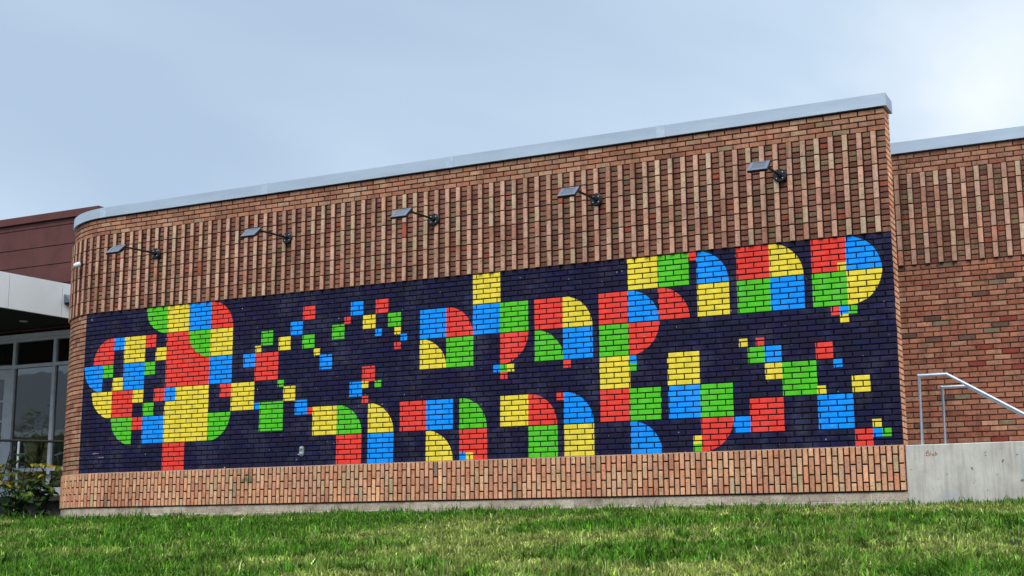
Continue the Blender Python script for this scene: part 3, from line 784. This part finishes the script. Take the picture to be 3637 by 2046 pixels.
    P = lambda t, o, z: tuple(A+d*t+nn*o+Vector((0, 0, z)))
    t0, t1 = -1.9, (YG-.06-A.y)/d.y
    js = [t0, -.86, .20, 1.275, t1]
    for a, b in zip(js, js[1:]):
        mb = MB(); pts = [(a+.006, -.05), (b-.006, -.05), (b-.006, 0), (a+.006, 0)]
        lo = [P(t, o, 2.805) for t, o in pts]; hi = [P(t, o, 3.40) for t, o in pts]
        mb.face(lo[::-1]); mb.face(hi)
        for i in range(4): mb.face([lo[i], lo[(i+1) % 4], hi[(i+1) % 4], hi[i]])
        mb.build('fascia_panel', M_FASCIA, cn, weld=True)
    mb = MB(); q = [P(t0, -.052, 2.83), P(t1, -.052, 2.83), P(t1, -6, 2.83), P(t0, -6, 2.83)]; h = [(x, y, 3.37) for x, y, z in q]
    mb.face(q[::-1]); mb.face(h)
    for i in range(4): mb.face([q[i], q[(i+1) % 4], h[(i+1) % 4], h[i]])
    mb.build('soffit', M_SOFFIT, cn, weld=True)
    e = [-.056, -1.5, -3.0, -4.5, -6.0]
    for a, b in zip(e, e[1:]):
        mb = MB(); pts = [(t0-.05, a-.004), (t0-.002, a-.004), (t0-.002, b+.004), (t0-.05, b+.004)]
        lo = [P(t, o, 2.805) for t, o in pts]; hi = [P(t, o, 3.40) for t, o in pts]
        mb.face(lo[::-1]); mb.face(hi)
        for i in range(4): mb.face([lo[i], lo[(i+1) % 4], hi[(i+1) % 4], hi[i]])
        mb.build('fascia_panel', M_FASCIA, cn, weld=True)
    for x, y in ((-15.75, 1.15), (-15.35, 1.75), (-16.9, 1.5)):
        mb = MB(); mb.tube([(x, y, 2.828), (x, y, 2.818)], .075, 24); mb.build('downlight', M_LIGHT, cn, smooth=True)
    # wall light on the fascia
    wlp = empty('fascia_light', P(1.42, 0, 3.11)); wlp.rotation_euler = (0, 0, math.atan2(nn.y, nn.x))
    tag(wlp, 'wedge shaped grey light on the white canopy fascia', 'lamp')
    mb = MB(); w = .11
    F = [(.002, -w, .10), (.15, -w*.8, -.02), (.15, -w*.8, -.05), (.002, -w, -.05)]; K = [(x, -y, z) for x, y, z in F]
    mb.face(F); mb.face(K[::-1])
    for i in range(4): mb.face([F[i], K[i], K[(i+1) % 4], F[(i+1) % 4]])
    mb.build('hood', M_SILVER, wlp, weld=True)
    mb = MB(); mb.cbox(.004, .14, -.075, .075, -.085, -.0505, .006); mb.build('housing', M_BLACK, wlp)
    # dark rail before the glass
    rl = empty('entrance_rail'); tag(rl, 'dark horizontal rail on pale posts before the glazed entrance', 'railing')
    e0, e1 = Vector((-15.9, .9, .645)), Vector((-13.75, 1.72, .645))
    a0 = Vector((-14.87, .94, .665)); b0 = Vector((-14.2, 1.69, .665)); dd = (b0-a0).normalized()
    mb = MB(); mb.tube([a0-dd*1.6, b0+dd*.15], .022, 12); mb.build('rail', M_DRAIL, rl, smooth=True)
    for t in (.30, -1.1, 1.08):
        q = a0+dd*t; mb = MB(); mb.tube([(q.x, q.y, -.74), (q.x, q.y, .655)], .020, 10); mb.build('post', M_WFRAME, rl, smooth=True)
build_entrance()

# ------------------------------------------------------------------ planting
def leaf_mesh(L, w, col, fold=.25, curl=.3):
    mb = MB(); n = 4; rows = []
    for i in range(n+1):
        t = i/n; ww = w*math.sin(math.pi*min(t*.92+.06, 1))**.8; z = -curl*L*t*t; x = L*t
        rows.append(((x, -ww, z+fold*ww), (x, 0, z), (x, ww, z+fold*ww)))
    for a, b in zip(rows, rows[1:]):
        k = 1
        mb.face([a[0], b[0], b[1], a[1]], col); mb.face([a[1], b[1], b[2], a[2]], col)
    o = mb.build('leaf', M_LEAF, None, smooth=True); me = o.data; bpy.data.objects.remove(o); return me
def put(me, name, parent, p, d, roll=0, sc=1):
    q = Vector(d).to_track_quat('X', 'Z') @ Matrix.Rotation(roll, 3, 'X').to_quaternion()
    o = bpy.data.objects.new(name, me); COL.objects.link(o); o.parent = parent
    o.location = p; o.rotation_mode = 'QUATERNION'; o.rotation_quaternion = q; o.scale = (sc, sc, sc); return o
def build_plants():
    R = random.Random(5)
    cols_a = [(.13, .15, .016), (.34, .26, .016), (.075, .11, .015), (.42, .25, .020), (.040, .075, .013), (.022, .050, .012)]
    ma = [leaf_mesh(.115, .022, c, .3, .35) for c in cols_a]
    def compound(base, h, label, nst, seed, dark):
        root = empty('shrub', base); tag(root, label, 'shrub', 'shrubs beside the entrance'); r = random.Random(seed)
        for k in range(nst):
            a = r.uniform(0, 6.28); top = Vector((math.cos(a)*.26, math.sin(a)*.22, h*r.uniform(.75, 1.05)))
            mid = Vector((math.cos(a)*.07, math.sin(a)*.07, h*.45))
            mb = MB(); mb.tube([(0, 0, -.05), mid, top], [.013, .010, .005], 7); mb.build('stem', M_BARK, root, smooth=True)
            for f in range(4):
                t = .45+.55*(f+.6)/4; p = mid.lerp(top, (t-.45)/.55)
                b = a+r.uniform(-1.9, 1.9); dr = Vector((math.cos(b), math.sin(b), r.uniform(.0, .35))).normalized(); ln = r.uniform(.26, .40)
                q = [p+dr*ln*u+Vector((0, 0, -.34*ln*u*u)) for u in (0, .35, .7, 1)]
                mb = MB(); mb.tube(q, [.004, .003, .0025, .0015], 5); mb.build('leaf_stalk', M_BARK, root, smooth=True)
                hue = r.choice([0, 1, 2, 3, 4, 4, 5, 2, 4]) if not dark else r.choice([2, 4, 5, 4, 5])
                for g in range(5):
                    u = .25+.72*g/5; i = min(int(u*3), 2); pp = q[i].lerp(q[i+1], u*3-i)
                    sd = Vector((-dr.y, dr.x, 0))
                    for s_ in (-1, 1):
                        put(ma[min(5, max(0, hue+r.choice([0, 0, 0, 1])))], 'leaf', root, pp, (sd*s_+dr*.45+Vector((0, 0, -.25))).normalized(), r.uniform(-.5, .5), r.uniform(.8, 1.25))
                put(ma[hue], 'leaf', root, q[-1], (dr+Vector((0, 0, -.5))).normalized(), 0, 1)
    compound((-14.55, .62, -.70), 1.18, 'yellowing shrub with feathery compound leaves before the entrance glass', 6, 3, False)
    compound((-14.02, .62, -.70), .98, 'green and yellow shrub with feathery leaves between entrance and rounded wall', 6, 8, False)
    compound((-15.35, .85, -.70), 1.05, 'dark green feathery shrub under the entrance rail', 5, 12, True)
    # hydrangea
    cols_h = [(.020, .060, .016), (.030, .080, .018), (.045, .105, .022)]
    mh = [leaf_mesh(.15, .046, c, .25, .35) for c in cols_h]
    pet = []
    for c in ((.30, .42, .06), (.40, .50, .10), (.22, .36, .05)): pet.append(leaf_mesh(.028, .014, c, .15, .2))
    def hydrangea(base, h, nst, label, seed):
        root = empty('hydrangea', base); tag(root, label, 'shrub', 'shrubs beside the entrance'); r = random.Random(seed)
        for k in range(nst):
            a = k*2.4+r.uniform(-.4, .4); top = Vector((math.cos(a)*.20, math.sin(a)*.20, h*r.uniform(.55, 1.05))); mid = Vector((top.x*.4, top.y*.4, top.z*.5))
            mb = MB(); mb.tube([(0, 0, -.05), mid, top], [.010, .008, .005], 6); mb.build('stem', M_BARK, root, smooth=True)
            for f in range(8):
                t = .2+.8*f/8; p = mid.lerp(top, t) if f > 1 else Vector((0, 0, 0)).lerp(mid, .6+.3*f)
                b = f*1.57+a+r.uniform(-.4, .4); put(r.choice(mh), 'leaf', root, p, Vector((math.cos(b), math.sin(b), r.uniform(-.25, .4))).normalized(), r.uniform(-.4, .4), r.uniform(.75, 1.2))
            if k % 3 == 0:
                fl = empty('flower_head', top); fl.parent = root
                rr = r.uniform(.036, .046)
                mb = MB()
                for i in range(64):
                    z = 1-2*(i+.5)/64; q = math.sqrt(1-z*z); an = i*2.39996; n_ = Vector((q*math.cos(an), q*math.sin(an), z))
                    p = Vector((n_.x, n_.y, n_.z*1.35))*rr*r.uniform(.8, 1.1); t1 = n_.orthogonal().normalized(); t2 = n_.cross(t1)
                    c = r.choice([(.20, .30, .045), (.28, .36, .07), (.14, .24, .035)])
                    for u in (t1, t2, -t1, -t2):
                        w_ = n_.cross(u)*.010
                        mb.face([p, p+u*.014-w_+n_*.004, p+u*.026+n_*.002, p+u*.014+w_+n_*.004], c)
                o = mb.build('floret', M_LEAF, fl); tag(o, kind='stuff')
    hydrangea((-13.62, .75, -.70), .82, 8, 'leafy hydrangea with lime green flower heads against the rounded wall', 4)
    hydrangea((-13.75, .30, -.70), .52, 9, 'low hydrangea with a lime green flower head at the lawn edge', 9)
build_plants()

# ------------------------------------------------------------------ house across the street (mirrored in the entrance glass)
def build_house():
    root = empty('house'); tag(root, 'yellow clapboard house across the street, mirrored in the entrance glass', 'house')
    MY = plain('yellow_siding', (.58, .52, .26), .85, .2); MR = plain('grey_shingle', (.22, .22, .23), .9, .1); MW = plain('white_trim', (.75, .75, .73), .6, .3)
    x0, x1, y0, y1, zg = -76, -59, -55, -45, -2.64
    ze, zr_ = 6.3, 10.6
    mb = MB(); mb.box(x0, x1, y0, y1, zg, ze)
    for x, s in ((x0, 1), (x1, -1)): mb.face([(x, y0, ze), (x, y1, ze), (x, (y0+y1)/2, zr_)][::s])
    mb.build('wall', MY, root)
    for ya, yb in ((y0-.5, (y0+y1)/2), (y1+.5, (y0+y1)/2)):
        mb = MB(); P = [(x0-.4, ya, ze-.3), (x1+.4, ya, ze-.3), (x1+.4, yb, zr_+.1), (x0-.4, yb, zr_+.1)]
        mb.face(P); mb.face([(x, y, z+.18) for x, y, z in P][::-1]); mb.build('roof', MR, root)
    mb = MB(); mb.box(x0-.4, x1+.4, y1+.42, y1+.52, ze-.42, ze-.12); mb.build('gutter', MW, root)
    for z in (-1.0, 3.9):
        for x in (-73, -69.4, -65.8, -62.2):
            w = MB(); w.cbox(x-.65, x+.65, y1-.02, y1+.06, z-.1, z+1.7, .01); o = w.build('window', MW, root)
            for a in (-.55, .03):
                for b in (.0, .85):
                    g = MB(); g.box(x+a, x+a+.52, y1+.055, y1+.07, z+b, z+b+.75); g.build('pane', M_LENS, o)
    # street tree before the house
    tr = empty('street_tree', (-60.6, -41.5, zg)); tag(tr, 'leafy street tree across the street, mirrored in the entrance glass', 'tree')
    R = random.Random(31); mb = MB(); mb.tube([(0, 0, -.1), (.1, 0, 2.5), (-.1, .1, 5.5), (.1, 0, 8)], [.26, .2, .14, .05], 10)
    for k in range(9):
        a = k*2.4; z = 3+k*.5; mb.tube([(0, 0, z), (math.cos(a)*1.2, math.sin(a)*1.2, z+.9), (math.cos(a)*2.2, math.sin(a)*2.2, z+1.3)], [.09, .05, .02], 7)
    mb.build('trunk', M_BARK, tr, smooth=True)
    mb = MB()
    for k in range(46):
        a = R.uniform(0, 6.28); rr = 2.5*math.sqrt(R.random()); z = R.uniform(4.2, 9.4); rr *= 1-.5*abs(z-6.2)/3.4
        cx, cy = rr*math.cos(a), rr*math.sin(a)
        for q in range(70):
            p = Vector((cx+R.gauss(0, .33), cy+R.gauss(0, .33), z+R.gauss(0, .28))); u = Vector((R.gauss(0, 1), R.gauss(0, 1), R.gauss(0, 1))).normalized(); v = u.orthogonal().normalized()
            c = R.choice([(.05, .11, .02), (.08, .16, .03), (.11, .19, .04)]); mb.face([p-u*.09, p+v*.05, p+u*.09, p-v*.05], c)
    mb.build('crown', M_LEAF, tr)
build_house()
